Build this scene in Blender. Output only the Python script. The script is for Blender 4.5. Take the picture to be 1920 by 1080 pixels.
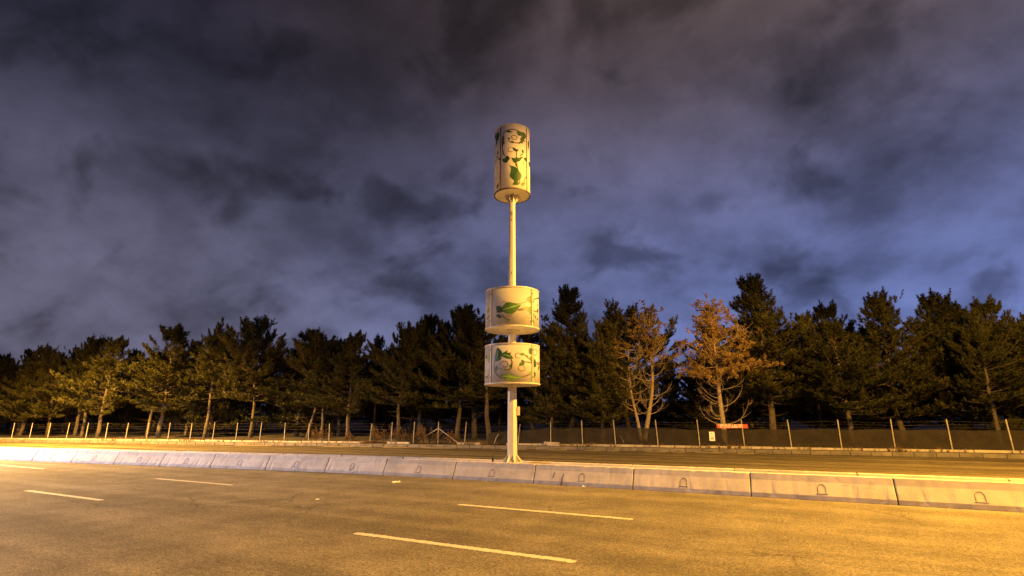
import bpy, bmesh, math, random
import numpy as np
from math import sin, cos, pi, radians, degrees, atan2, hypot
from mathutils import Vector, Matrix

for o in list(bpy.data.objects):
    bpy.data.objects.remove(o, do_unlink=True)
scene = bpy.context.scene
C = scene.collection
random.seed(7)

# ------------------------------------------------------------------ camera
YAW = radians(28.5); PITCH = radians(14.5)
cam_d = bpy.data.cameras.new('camera'); cam = bpy.data.objects.new('camera', cam_d); C.objects.link(cam)
cam_d.sensor_width = 36; cam_d.lens = 36 * 985 / 1920
cam_d.clip_start = 0.1; cam_d.clip_end = 3000
cam.location = (0, 0, 1.75)
cam.rotation_euler = (radians(90) + PITCH, 0, YAW)
scene.camera = cam
scene.render.resolution_x = 1024; scene.render.resolution_y = 576

# ------------------------------------------------------------------ world: cloudy sky at the end of dusk
world = bpy.data.worlds.new('World'); scene.world = world; world.use_nodes = True
nt = world.node_tree; nt.nodes.clear()
def N(tree, kind, **kw):
    n = tree.nodes.new(kind)
    for k, v in kw.items():
        if k.startswith('i_'): n.inputs[k[2:].replace('_', ' ')].default_value = v
        elif k.startswith('n'): n.inputs[int(k[1:])].default_value = v
        else: setattr(n, k, v)
    return n
def math_n(tree, op, a, b=None, c=None, clamp=False):
    n = tree.nodes.new('ShaderNodeMath'); n.operation = op; n.use_clamp = clamp
    for i, v in enumerate((a, b, c)):
        if v is None: continue
        if isinstance(v, (int, float)): n.inputs[i].default_value = v
        else: tree.links.new(v, n.inputs[i])
    return n.outputs[0]
def mix_c(tree, fac, a, b, mode='MIX'):
    n = tree.nodes.new('ShaderNodeMix'); n.data_type = 'RGBA'; n.blend_type = mode
    for s, v in ((n.inputs[0], fac), (n.inputs[6], a), (n.inputs[7], b)):
        if isinstance(v, (int, float)): s.default_value = v
        elif isinstance(v, tuple): s.default_value = (*v, 1) if len(v) == 3 else v
        else: tree.links.new(v, s)
    return n.outputs[2]
def mapr(tree, v, a, b, c=0., d=1., smooth=True):
    n = tree.nodes.new('ShaderNodeMapRange'); n.interpolation_type = 'SMOOTHSTEP' if smooth else 'LINEAR'
    tree.links.new(v, n.inputs[0])
    for i, x in enumerate((a, b, c, d)): n.inputs[i + 1].default_value = x
    return n.outputs[0]
tc = N(nt, 'ShaderNodeTexCoord'); sep = N(nt, 'ShaderNodeSeparateXYZ'); nt.links.new(tc.outputs['Generated'], sep.inputs[0])
zz = math_n(nt, 'MAXIMUM', sep.outputs[2], 0.0)
zd = math_n(nt, 'ADD', zz, 0.60)
comb = N(nt, 'ShaderNodeCombineXYZ')
nt.links.new(math_n(nt, 'DIVIDE', sep.outputs[0], zd), comb.inputs[0])
nt.links.new(math_n(nt, 'DIVIDE', sep.outputs[1], zd), comb.inputs[1])
def wnoise(scale, detail, rough, loc, dist=0.):
    m = N(nt, 'ShaderNodeMapping'); m.inputs['Location'].default_value = loc
    nt.links.new(comb.outputs[0], m.inputs[0])
    n = N(nt, 'ShaderNodeTexNoise'); n.inputs['Scale'].default_value = scale; n.inputs['Detail'].default_value = detail
    n.inputs['Roughness'].default_value = rough; n.inputs['Distortion'].default_value = dist
    nt.links.new(m.outputs[0], n.inputs['Vector']); return n.outputs[0]
n_big = wnoise(2.6, 5, .5, (3.1, 1.7, 0), .2)
n_mid = wnoise(6.5, 6, .55, (7.3, 2.2, 4), .15)
n_dark = wnoise(6.0, 4, .5, (1.4, 9.2, 2), .3)
right = math_n(nt, 'ADD', math_n(nt, 'MULTIPLY', sep.outputs[0], cos(YAW)), math_n(nt, 'MULTIPLY', sep.outputs[1], sin(YAW)))
az = mapr(nt, right, -.75, .75, 0, 1)
up = mapr(nt, zz, .13, .68, 0, 1)
low = mix_c(nt, az, (.138, .131, .205), (.160, .215, .520))
high = mix_c(nt, az, (.011, .011, .027), (.150, .104, .104))
base = mix_c(nt, up, low, high)
cl = math_n(nt, 'ADD', mapr(nt, n_big, .30, .70, .66, 1.24), mapr(nt, n_mid, .3, .7, -.24, .24))
cl = math_n(nt, 'MULTIPLY', cl, mapr(nt, n_dark, .50, .68, 1, .50))
grey = mix_c(nt, 1.0, base, cl, 'MULTIPLY')
vm = N(nt, 'ShaderNodeCombineXYZ')
for i in range(3): nt.links.new(cl, vm.inputs[i])
grey = mix_c(nt, 1.0, base, vm.outputs[0], 'MULTIPLY')
sky = N(nt, 'ShaderNodeTexSky'); sky.sky_type = 'NISHITA'; sky.sun_disc = False
SUN_EL = radians(1.0); SUN_ROT = radians(40)
sky.sun_elevation = SUN_EL; sky.sun_rotation = SUN_ROT
tot = mix_c(nt, 0.006, grey, sky.outputs[0], 'ADD')
bg = N(nt, 'ShaderNodeBackground'); bg.inputs[1].default_value = 0.80
nt.links.new(tot, bg.inputs[0])
wo = N(nt, 'ShaderNodeOutputWorld'); nt.links.new(bg.outputs[0], wo.inputs[0])

# ------------------------------------------------------------------ last trace of daylight (night: nearly nothing)
sun_d = bpy.data.lights.new('sun', 'SUN'); sun = bpy.data.objects.new('sun', sun_d); C.objects.link(sun)
sun_d.energy = 0.015; sun_d.angle = radians(20); sun_d.color = (.75, .82, 1)
sun.rotation_euler = (radians(75), 0, radians(140))
scene.view_settings.view_transform = 'Standard'; scene.view_settings.look = 'None'
scene.view_settings.exposure = 0; scene.view_settings.gamma = 1; scene.view_settings.use_curve_mapping = False
SODIUM = (1.0, .492, .062); COOL = (.88, .82, 1.0)
# street lamps of the road, all outside the picture: x, y, arm directions, energy, colour
LAMPS = [((11.5, 16.55), ((0, -1), (0, 1)), (42000, 70000), SODIUM, 14.5, (176, 176), .2),
         ((-55.0, 10.9), ((0, -1), (0, 1)), (66000, 235000), SODIUM, 14.5, (174, 154), .35),
         ((-40.0, -4.0), ((0, 1),), (56000,), COOL, 11.5, (172,), .35)]

# ------------------------------------------------------------------ helpers
def tag(o, label=None, cat=None, group=None, kind=None):
    if label: o['label'] = label
    if cat: o['category'] = cat
    if group: o['group'] = group
    if kind: o['kind'] = kind
    return o
def empty(name, loc=(0, 0, 0), rz=0):
    o = bpy.data.objects.new(name, None); C.objects.link(o); o.location = loc; o.rotation_euler = (0, 0, rz); o.empty_display_size = .2
    return o
def link(name, mesh, parent=None, loc=(0, 0, 0), rot=(0, 0, 0), scale=(1, 1, 1)):
    o = bpy.data.objects.new(name, mesh); C.objects.link(o); o.parent = parent
    o.location = loc; o.rotation_euler = rot; o.scale = scale
    return o
class MB:
    def __init__(s): s.v = []; s.f = []
    def add(s, vs, fs):
        b = len(s.v); s.v += [tuple(v) for v in vs]; s.f += [tuple(i + b for i in f) for f in fs]; return s
    def box(s, x0, x1, y0, y1, z0, z1):
        return s.add([(x0, y0, z0), (x1, y0, z0), (x1, y1, z0), (x0, y1, z0), (x0, y0, z1), (x1, y0, z1), (x1, y1, z1), (x0, y1, z1)],
                     [(0, 3, 2, 1), (4, 5, 6, 7), (0, 1, 5, 4), (1, 2, 6, 5), (2, 3, 7, 6), (3, 0, 4, 7)])
    def tube(s, pts, radii, n=6, cap=True, rot=0.):
        pts = [Vector(p) for p in pts]; k = len(pts)
        if isinstance(radii, (int, float)): radii = [radii] * k
        vs = []; ref = None
        for i, p in enumerate(pts):
            d = (pts[min(i + 1, k - 1)] - pts[max(i - 1, 0)])
            d = d.normalized() if d.length > 1e-9 else Vector((0, 0, 1))
            if ref is None: ref = Vector((1, 0, 0)) if abs(d.z) > .7 else Vector((0, 0, 1))
            a = (ref - d * ref.dot(d)).normalized(); ref = a
            b = d.cross(a)
            for j in range(n):
                t = 2 * pi * j / n + rot
                vs.append(p + (a * cos(t) + b * sin(t)) * radii[i])
        fs = [(i * n + j, i * n + (j + 1) % n, (i + 1) * n + (j + 1) % n, (i + 1) * n + j) for i in range(k - 1) for j in range(n)]
        if cap: fs += [tuple(range(n))[::-1], tuple((k - 1) * n + j for j in range(n))]
        return s.add(vs, fs)
    def lathe(s, prof, n=48, a0=0., a1=2 * pi, closed=True):
        vs = []; m = len(prof); full = abs(a1 - a0 - 2 * pi) < 1e-6; k = n if full else n + 1
        for i in range(k):
            t = a0 + (a1 - a0) * i / n
            vs += [(r * cos(t), r * sin(t), z) for r, z in prof]
        fs = []
        for i in range(n):
            i2 = (i + 1) % k
            for j in range(m if closed else m - 1):
                j2 = (j + 1) % m
                fs.append((i * m + j, i2 * m + j, i2 * m + j2, i * m + j2))
        if not full and closed: fs += [tuple(range(m)), tuple(n * m + j for j in range(m))[::-1]]
        return s.add(vs, fs)
    def mesh(s, name, mat=None, smooth=False):
        me = bpy.data.meshes.new(name); me.from_pydata(s.v, [], s.f); me.validate()
        bm = bmesh.new(); bm.from_mesh(me); bmesh.ops.recalc_face_normals(bm, faces=bm.faces); bm.to_mesh(me); bm.free()
        if smooth: me.polygons.foreach_set('use_smooth', [True] * len(me.polygons))
        if mat: me.materials.append(mat)
        return me
    def build(s, name, mat, parent=None, smooth=False, **k):
        return link(name, s.mesh(name, mat, smooth), parent, **k)
def bevel(me, w, seg=2):
    bm = bmesh.new(); bm.from_mesh(me)
    bmesh.ops.bevel(bm, geom=[e for e in bm.edges if e.is_manifold and e.calc_face_angle(0) > .3], offset=w, segments=seg, affect='EDGES', profile=.5)
    bm.to_mesh(me); bm.free(); return me

# ------------------------------------------------------------------ materials
def new_mat(name):
    m = bpy.data.materials.new(name); m.use_nodes = True; t = m.node_tree
    return m, t, t.nodes['Principled BSDF']
def noise(t, vec, scale, detail=4, rough=.55, dist=0.):
    n = t.nodes.new('ShaderNodeTexNoise'); n.inputs['Scale'].default_value = scale; n.inputs['Detail'].default_value = detail
    n.inputs['Roughness'].default_value = rough; n.inputs['Distortion'].default_value = dist
    if vec is not None: t.links.new(vec, n.inputs['Vector'])
    return n.outputs[0]
def coords(t, which='Object', scale=(1, 1, 1)):
    c = t.nodes.new('ShaderNodeTexCoord'); m = t.nodes.new('ShaderNodeMapping'); m.inputs['Scale'].default_value = scale
    t.links.new(c.outputs[which], m.inputs[0]); return m.outputs[0]
def world_pos(t, scale=(1, 1, 1)):
    c = t.nodes.new('ShaderNodeNewGeometry'); m = t.nodes.new('ShaderNodeMapping'); m.inputs['Scale'].default_value = scale
    t.links.new(c.outputs['Position'], m.inputs[0]); return m.outputs[0]
def bump(t, b, h, strength, dist):
    n = t.nodes.new('ShaderNodeBump'); n.inputs['Strength'].default_value = strength; n.inputs['Distance'].default_value = dist
    t.links.new(h, n.inputs['Height']); t.links.new(n.outputs[0], b.inputs['Normal'])

def m_asphalt(name, dark, light, bands=.3):
    m, t, b = new_mat(name); P = world_pos(t)
    fine = noise(t, P, 22, 4, .75); grain = noise(t, P, 55, 2, .6); mid = noise(t, P, 1.1, 6, .6); big = noise(t, P, .17, 4, .5)
    band = noise(t, world_pos(t, (.03, 1.15, 1)), 1.0, 3, .5)
    col = mix_c(t, mapr(t, fine, .36, .64), dark, light)
    col = mix_c(t, mapr(t, grain, .56, .70, 0, .8), col, tuple(min(1, c * 2.1) for c in light))
    col = mix_c(t, mapr(t, grain, .44, .30, 0, .85), col, tuple(c * .35 for c in dark))
    sh = math_n(t, 'MULTIPLY', mapr(t, mid, .3, .7, .80, 1.16), mapr(t, big, .3, .7, .84, 1.14))
    sh = math_n(t, 'MULTIPLY', sh, mapr(t, band, .35, .65, 1 - bands * .5, 1 + bands * .5))
    sh = math_n(t, 'MULTIPLY', sh, mapr(t, noise(t, P, 8.5, 3, .6), .32, .68, .87, 1.12))
    st = noise(t, P, .55, 3, .5)
    sh = math_n(t, 'MULTIPLY', sh, mapr(t, st, .66, .74, 1, .72))
    v = t.nodes.new('ShaderNodeCombineXYZ')
    for i in range(3): t.links.new(sh, v.inputs[i])
    col = mix_c(t, 1., col, v.outputs[0], 'MULTIPLY')
    # thin dark cracks
    vo = t.nodes.new('ShaderNodeTexVoronoi'); vo.feature = 'DISTANCE_TO_EDGE'; vo.inputs['Scale'].default_value = .33
    w = t.nodes.new('ShaderNodeVectorMath'); w.operation = 'ADD'
    nz = t.nodes.new('ShaderNodeTexNoise'); nz.inputs['Scale'].default_value = 1.3; nz.inputs['Detail'].default_value = 6; t.links.new(P, nz.inputs['Vector'])
    t.links.new(P, w.inputs[0]); t.links.new(nz.outputs['Color'], w.inputs[1]); t.links.new(w.outputs[0], vo.inputs['Vector'])
    ck = math_n(t, 'MULTIPLY', mapr(t, vo.outputs['Distance'], .004, .010, .55, 0), mapr(t, noise(t, P, .21, 2), .52, .62))
    col = mix_c(t, ck, col, tuple(c * .25 for c in dark))
    t.links.new(col, b.inputs['Base Color']); b.inputs['Roughness'].default_value = .88
    b.inputs['Specular IOR Level'].default_value = .12
    hh = math_n(t, 'ADD', fine, math_n(t, 'MULTIPLY', grain, .6)); bump(t, b, hh, .75, .012)
    return m
def m_concrete(name, c0, c1, stain=.5, dark=(.10, .085, .075)):
    m, t, b = new_mat(name); P = world_pos(t)
    col = mix_c(t, mapr(t, noise(t, P, 1.6, 6, .6), .3, .7), c0, c1)
    streak = noise(t, world_pos(t, (7, 7, .7)), 1., 4, .6)
    col = mix_c(t, mapr(t, streak, .54, .78, 0, stain * .75), col, dark)
    col = mix_c(t, mapr(t, noise(t, P, 5.5, 5, .65), .56, .76, 0, stain * .8), col, tuple(c * .6 for c in c0))
    col = mix_c(t, mapr(t, noise(t, P, 70, 2), .66, .74, 0, .6), col, dark)
    col = mix_c(t, mapr(t, noise(t, world_pos(t, (.8, .8, 9)), 1.6, 5, .6), .60, .74, 0, stain * .75), col, dark)
    oi = t.nodes.new('ShaderNodeObjectInfo')
    tone = mapr(t, oi.outputs['Random'], 0, 1, .86, 1.08, False); v = t.nodes.new('ShaderNodeCombineXYZ')
    for i in range(3): t.links.new(tone, v.inputs[i])
    col = mix_c(t, 1., col, v.outputs[0], 'MULTIPLY')
    t.links.new(col, b.inputs['Base Color']); b.inputs['Roughness'].default_value = .85
    bump(t, b, noise(t, P, 38, 4, .65), .35, .01)
    return m
def m_plain(name, c, rough=.6, var=.15, scale=6., metal=0., dirt=None, dirt_amt=.4, which='Object', bumps=0.):
    m, t, b = new_mat(name); P = coords(t, which)
    n1 = noise(t, P, scale, 5, .6)
    col = mix_c(t, mapr(t, n1, .3, .7), tuple(x * (1 - var) for x in c), tuple(min(1, x * (1 + var)) for x in c))
    if dirt: col = mix_c(t, mapr(t, noise(t, P, scale * 2.3, 6, .7), .55, .78, 0, dirt_amt), col, dirt)
    t.links.new(col, b.inputs['Base Color']); b.inputs['Roughness'].default_value = rough; b.inputs['Metallic'].default_value = metal
    if bumps: bump(t, b, noise(t, P, scale * 6, 4), bumps, .01)
    return m
def m_foliage(name, a, c, trans=.12):
    m, t, b = new_mat(name)
    oi = t.nodes.new('ShaderNodeObjectInfo'); P = coords(t, 'Object')
    n = math_n(t, 'ADD', math_n(t, 'MULTIPLY', noise(t, P, .9, 3), .7), math_n(t, 'MULTIPLY', oi.outputs['Random'], .3))
    col = mix_c(t, mapr(t, n, .32, .68), a, c)
    col = mix_c(t, mapr(t, noise(t, P, 9, 2), .55, .75, 0, .5), col, tuple(x * 1.5 for x in c))
    t.links.new(col, b.inputs['Base Color']); b.inputs['Roughness'].default_value = .55; b.inputs['Specular IOR Level'].default_value = .3
    tr = t.nodes.new('ShaderNodeBsdfTranslucent'); t.links.new(col, tr.inputs[0])
    mx = t.nodes.new('ShaderNodeMixShader'); mx.inputs[0].default_value = trans
    t.links.new(b.outputs[0], mx.inputs[1]); t.links.new(tr.outputs[0], mx.inputs[2])
    t.links.new(mx.outputs[0], t.nodes['Material Output'].inputs[0])
    return m
def m_bark(name, a, c):
    m, t, b = new_mat(name); P = coords(t, 'Object', (6, 6, 1.6))
    n = noise(t, P, 2.2, 6, .7)
    t.links.new(mix_c(t, mapr(t, n, .32, .68), a, c), b.inputs['Base Color']); b.inputs['Roughness'].default_value = .9
    bump(t, b, n, .8, .04); return m
def m_emit(name, c, s):
    m, t, b = new_mat(name); b.inputs['Base Color'].default_value = (*c, 1); b.inputs['Emission Color'].default_value = (*c, 1); b.inputs['Emission Strength'].default_value = s
    return m
def m_net(name):
    m, t, b = new_mat(name); P = coords(t, 'Object')
    t.links.new(mix_c(t, mapr(t, noise(t, P, 1.2, 5), .3, .7), (.010, .007, .004), (.020, .014, .008)), b.inputs['Base Color']); b.inputs['Roughness'].default_value = .9
    tr = t.nodes.new('ShaderNodeBsdfTransparent'); mx = t.nodes.new('ShaderNodeMixShader')
    t.links.new(mapr(t, noise(t, P, 2.1, 4),   .3, .7, .06, .25), mx.inputs[0])
    t.links.new(b.outputs[0], mx.inputs[1]); t.links.new(tr.outputs[0], mx.inputs[2]); t.links.new(mx.outputs[0], t.nodes['Material Output'].inputs[0])
    return m
M = {}
M['asphalt'] = m_asphalt('asphalt_worn', (.092, .079, .057), (.205, .180, .132))
M['asphalt_far'] = m_asphalt('asphalt_far_carriageway', (.070, .058, .038), (.130, .110, .074), .8)
M['concrete'] = m_concrete('barrier_concrete', (.41, .365, .325), (.54, .485, .435), .42)
M['groove_soft'] = m_plain('shallow_groove', (.235, .195, .165), .9)
M['concrete_dark'] = m_concrete('kerb_concrete', (.09, .078, .065), (.17, .15, .125), .7)
M['wall_conc'] = m_concrete('low_wall_concrete', (.26, .23, .20), (.40, .36, .31), .7)
M['groove'] = m_plain('dark_groove', (.05, .04, .035), .9)
M['paint'] = m_plain('road_paint', (.58, .51, .38), .6, .18, 14., dirt=(.16, .14, .10), dirt_amt=.95, which='Object')
M['soil'] = m_plain('forest_soil', (.024, .018, .011), .95, .4, .6, dirt=(.045, .034, .02), bumps=.6)
M['verge'] = m_plain('pavement_dirt', (.10, .085, .065), .95, .3, .9, dirt=(.05, .04, .03), bumps=.5)
M['sand'] = m_plain('blown_sand', (.24, .20, .145), .95, .25, 3., bumps=.4)
M['median'] = m_plain('median_fill', (.20, .175, .145), .95, .25, 1.4, dirt=(.08, .07, .055), bumps=.6)
M['pole'] = m_plain('cream_pole_paint', (.58, .545, .49), .5, .05, 1.3, dirt=(.38, .29, .18), dirt_amt=.35)
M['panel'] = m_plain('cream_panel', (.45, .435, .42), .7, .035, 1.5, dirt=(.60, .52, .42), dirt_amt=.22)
M['panel_top'] = m_plain('cream_panel_lightened', (.72, .67, .60), .7, .035, 1.5, dirt=(.60, .52, .42), dirt_amt=.22)  # top drum colour raised to make up for weak lamp light there
M['under_top'] = m_plain('lightened_underside', (.84, .81, .76), .6, .04, 1.5)  # colour lightened to stand in for light bounced up from the road
M['rim'] = m_plain('rim_metal', (.58, .51, .42), .45, .15, 5., dirt=(.22, .15, .09), dirt_amt=.5)
M['strip_dark'] = m_plain('dark_strip', (.12, .085, .06), .5, .2, 4.)
M['under'] = m_plain('underside_sheet', (.66, .64, .64), .4, .14, 3.5, dirt=(.40, .37, .36), dirt_amt=.5, bumps=.25)
M['rust'] = m_plain('rust', (.16, .075, .03), .9, .4, 12.)
M['leaf_d'] = m_plain('print_dark_green', (.026, .080, .012), .45, .45, 3.2)
M['leaf_m'] = m_plain('print_mid_green', (.060, .140, .012), .45, .40, 3.0, dirt=(.12, .21, .018), dirt_amt=.6)
M['leaf_y'] = m_plain('print_yellow_green', (.125, .215, .018), .45, .35, 3.0, dirt=(.07, .19, .03), dirt_amt=.6)
M['leaf_b'] = m_plain('print_brown_green', (.055, .075, .025), .45, .3, 4.)
M['vein'] = m_plain('print_pale_vein', (.26, .42, .12), .45, .2, 4.)
M['stem'] = m_plain('print_brown_stem', (.085, .045, .022), .5, .2, 4.)
M['tendril'] = m_plain('print_tendril', (.15, .085, .03), .5, .2, 4.)
M['steel'] = m_plain('galvanised_post', (.30, .27, .23), .6, .25, 3., dirt=(.18, .13, .08), dirt_amt=.5)
M['wire'] = m_plain('fence_wire', (.08, .07, .06), .6, .2, 3.)
M['net'] = m_net('brown_screen_net')
M['red'] = m_plain('red_banner', (.42, .06, .028), .6, .12, 3.)
M['white'] = m_plain('white_print', (.80, .78, .72), .6, .06, 3.)
M['ink'] = m_plain('dark_print', (.08, .08, .07), .6, .1, 3.)
M['paper'] = m_plain('paper', (.80, .79, .76), .8, .08, 9.)
M['black'] = m_plain('black_plastic', (.03, .025, .03), .5, .2, 5.)
M['needle'] = m_foliage('pine_needles', (.026, .029, .010), (.084, .079, .025), .2)
M['needle_dry'] = m_foliage('dead_needles', (.20, .128, .050), (.40, .27, .105), .3)
M['needle_brown'] = m_foliage('browning_needles', (.13, .092, .036), (.27, .185, .075), .3)
M['dry_leaf'] = m_foliage('dry_shrub_leaves', (.10, .062, .026), (.19, .115, .05), .2)
M['bark'] = m_bark('pine_bark', (.036, .027, .020), (.115, .090, .068))
M['bark_dead'] = m_bark('weathered_bark', (.17, .13, .095), (.36, .29, .22))

# ------------------------------------------------------------------ the lie of the road
KX = [-170, -105, -70, -37.1, -18.8, -4.5, 30, 60]; KY = [1.0, 15.8, 23.6, 31.0, 34.6, 36.4, 39.4, 42.0]
def Yk_raw(x): return float(np.interp(x, KX, KY))
def Yk(x): return sum(Yk_raw(x + d) for d in (-6, -3, 0, 3, 6)) / 5        # far kerb line
def Yb(x):                                                                  # foot of the near barrier row
    if x > -11: return 15.07
    if x > -18: return 15.07 - .0105 * (x + 11) ** 2
    return 15.07 - .0105 * 49 - .147 * (-18 - x)
def slope(fn, x): return atan2(fn(x + .5) - fn(x - .5), 1.0)
XS = [-300, -230] + list(np.arange(-170, 40.1, 2.5)) + [70, 150, 300]
def sheet(name, f0, f1, z0, z1, mat, ny=1, zf=None):
    vs = []; fs = []
    for x in XS:
        for j in range(ny + 1):
            k = j / ny; y = f0(x) * (1 - k) + f1(x) * k
            vs.append((x, y, zf(x, y, k) if zf else z0 * (1 - k) + z1 * k))
    n = ny + 1
    for i in range(len(XS) - 1):
        for j in range(ny): fs.append((i * n + j, (i + 1) * n + j, (i + 1) * n + j + 1, i * n + j + 1))
    o = MB().add(vs, fs).build(name, mat, None, name == 'forest_floor'); o['kind'] = 'structure'; return o
g = MB().box(-900, 900, -900, 900, -.6, -.05).build('ground', M['soil']); g['kind'] = 'structure'
sheet('road', lambda x: -9., lambda x: Yb(x) + .55, 0, 0, M['asphalt'], 2)
sheet('median', lambda x: Yb(x) + .47, lambda x: Yb(x) + 2.05, .45, .45, M['median'], 3, lambda x, y, k: .44 + .02 * sin(x * 1.7 + k * 5) * sin(k * pi))
sheet('road', lambda x: Yb(x) + 1.6, lambda x: Yk(x) + .1, -.004, -.004, M['asphalt_far'], 2)
sheet('pavement', lambda x: Yk(x) + .12, lambda x: Yk(x) + 1.62, .205, .215, M['verge'], 2)
random.seed(3)
sheet('forest_floor', lambda x: Yk(x) + 1.80, lambda x: Yk(x) + 160, 0, 0, M['soil'], 40,
      lambda x, y, k: .26 + 9 * k ** 1.3 + (.12 * sin(x * .7 + y * .9) + .1 * sin(x * 1.9 - y * 1.3)) * min(1, k * 30))

# lane dashes: painted bars with worn edges
def dash(x0, x1, y, w=.15):
    n = 90; vs = []; rnd = random.Random(int(x0 * 10 + y * 7))
    for i in range(n + 1):
        x = x0 + (x1 - x0) * i / n; e = rnd.uniform(-.016, .016); e2 = rnd.uniform(-.016, .016)
        if i in (0, n): e, e2 = -.02, -.03
        vs += [(x, y - w / 2 - e, .004), (x, y + w / 2 + e2, .004)]
    fs = [(2 * i, 2 * i + 2, 2 * i + 3, 2 * i + 1) for i in range(n)]
    o = MB().add(vs, fs).build('lane_marking', M['paint']); o['kind'] = 'structure'
for k in (0, -1, -2, -3, -4):
    dash(-7.07 + 12 * k, -3.1 + 12 * k, 10.51 + (0 if k == 0 else -.02 * k)); dash(-6.77 + 12 * k, -2.87 + 12 * k, 7.04)

# ------------------------------------------------------------------ concrete barriers
PROF = [(0, 0), (.012, .105), (.16, .395), (.215, .552), (.43, .552), (.485, .395), (.63, .105), (.645, 0)]
def barrier_mesh(name, L, hs=1., seed=0):
    rnd = random.Random(seed); nx = 26; vs = []; fs = []; m = len(PROF)
    for i in range(nx + 1):
        x = -L / 2 + L * i / nx
        for j, (y, z) in enumerate(PROF):
            jz = rnd.uniform(-.004, .003) if j in (3, 4) else 0
            if j == 3 and rnd.random() < .12: jz -= rnd.uniform(.008, .022)
            vs.append((x, y + rnd.uniform(-.003, .003) + (rnd.uniform(.005, .018) if j in (0, 1) and rnd.random() < .12 else 0), z * hs + jz))
    for i in range(nx):
        for j in range(m):
            j2 = (j + 1) % m; fs.append((i * m + j, (i + 1) * m + j, (i + 1) * m + j2, i * m + j2))
    fs += [tuple(range(m)), tuple(nx * m + j for j in range(m))[::-1]]
    me = MB().add(vs, fs).mesh(name, M['concrete']); bevel(me, .007, 1); return me
def on_face(z, out=.004):                                             # point on the barrier's sloping face
    y = np.interp(z, [.105, .395], [.012, .16]); return float(y) - out * .89, z + out * .45
def arch_mesh():
    pts = []; w, zb, zs = .085, .165, .265
    pts.append((-w, zb))
    for i in range(13): a = pi - pi * i / 12; pts.append((w * cos(a), zs + w * 1.05 * sin(a)))
    pts.append((w, zb))
    b = MB(); b.tube([(x, *on_face(z, .001)) for x, z in pts], .008, 5)
    b.tube([(x, *on_face(.150, .001)) for x in (-.12, 0, .12)], .0085, 5)
    return b.mesh('arch_mark', M['groove_soft'])
ARCH = arch_mesh()
joints = [-15.98, -13.33, -10.40, -7.46, -4.41, -1.42]
xs = list(joints)
while xs[-1] < 24: xs.append(xs[-1] + 3.0)
while xs[0] > -75: xs.insert(0, xs[0] - 2.85)
names = {(-18.83): 'pinkish concrete barrier segment at the left edge, its arch mark half way along',
 (-15.98): 'pinkish concrete barrier segment second from the left edge, between two dark joints',
 (-13.33): 'concrete barrier segment third from the left edge, behind the white paper scrap',
 (-10.40): 'concrete barrier segment right in front of the foot of the tall pole',
 (-7.46): 'concrete barrier segment with a dark crack and a short slot beside its arch',
 (-4.41): 'yellow-lit concrete barrier segment at the right edge, right of the cracked one'}
GAP_FILL = MB().add([(x, .022 + y * .93, z * .96) for x in (-.02, .02) for y, z in PROF], [tuple(range(8)), tuple(range(15, 7, -1))] + [(j, 8 + j, 8 + (j + 1) % 8, (j + 1) % 8) for j in range(8)]).mesh('gap_shade_fill', M['groove'])  # dark insert added so the open gaps between segments stay in shade
proto = [barrier_mesh('barrier_body', 1., 1., s) for s in range(6)]
ORD = 'first second third fourth fifth sixth seventh eighth ninth tenth eleventh twelfth thirteenth fourteenth fifteenth sixteenth seventeenth eighteenth nineteenth twentieth twenty-first twenty-second twenty-third twenty-fourth twenty-fifth'.split()
I0 = min(range(len(xs)), key=lambda i: abs(xs[i] + 18.83)); I1 = min(range(len(xs)), key=lambda i: abs(xs[i] + 4.41))
for i in range(len(xs) - 1):
    a, b = xs[i], xs[i + 1]; ya, yb = Yb(a), Yb(b); L = hypot(b - a, yb - ya) - .028; rz = atan2(yb - ya, b - a)
    cx, cy = (a + b) / 2, (ya + yb) / 2
    e = empty('concrete_barrier', (cx, cy, 0), rz)
    key = min(names, key=lambda k: abs(k - a))
    if abs(key - a) < .3: lab = names[key]
    elif a > -2: lab = ORD[i - I1 - 1] + ' near-row concrete barrier segment to the right of the cracked one\'s neighbour'
    else: lab = ORD[I0 - i - 1] + ' near-row barrier segment beyond the photo\'s left edge, where the row bends'
    tag(e, lab, 'barrier', 'near row of concrete road barriers')
    link('barrier_body', proto[(i * 5 + i // 3) % 6], e, scale=(L, 1, 1))
    off = random.uniform(-.14, .08)
    if abs(a + 7.46) < .1: off = .02
    link('arch_mark', ARCH, e, loc=(off, 0, 0)); link('gap_shade_fill', GAP_FILL, e, loc=(L / 2 + .014, 0, 0))
    if abs(a + 7.46) < .1:
        cr = MB(); rnd = random.Random(5); pts = []
        for k in range(12):
            z = .012 + .33 * k / 11; yy = np.interp(z, [0, .105, .395], [-.002, .010, .158]); pts.append((-.62 + .05 * k / 11 + rnd.uniform(-.018, .018), float(yy), z))
        cr.tube(pts, [.016, .02, .012, .016, .010, .014, .009, .012, .007, .01, .005, .003], 5); cr.build('crack', M['groove'], e)
        sl = MB(); sl.tube([(-.885, *on_face(.20, .0)), (-.865, *on_face(.345, .0))], .010, 5); sl.build('slot', M['groove'], e)
proto2 = barrier_mesh('barrier_body', 1., .91, 9)
x = -74.
while x < 22:
    a, b = x, x + 3.0; rz = atan2(Yb(b) - Yb(a), 3.0); e = empty('concrete_barrier', ((a + b) / 2, (Yb(a) + Yb(b)) / 2 + 1.72, -.004), rz)
    tag(e, 'concrete barrier segment in the far row just behind the near barriers', 'barrier', 'far row of concrete road barriers')
    link('barrier_body', proto2, e, scale=(2.97, 1, 1)); x = b

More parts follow.
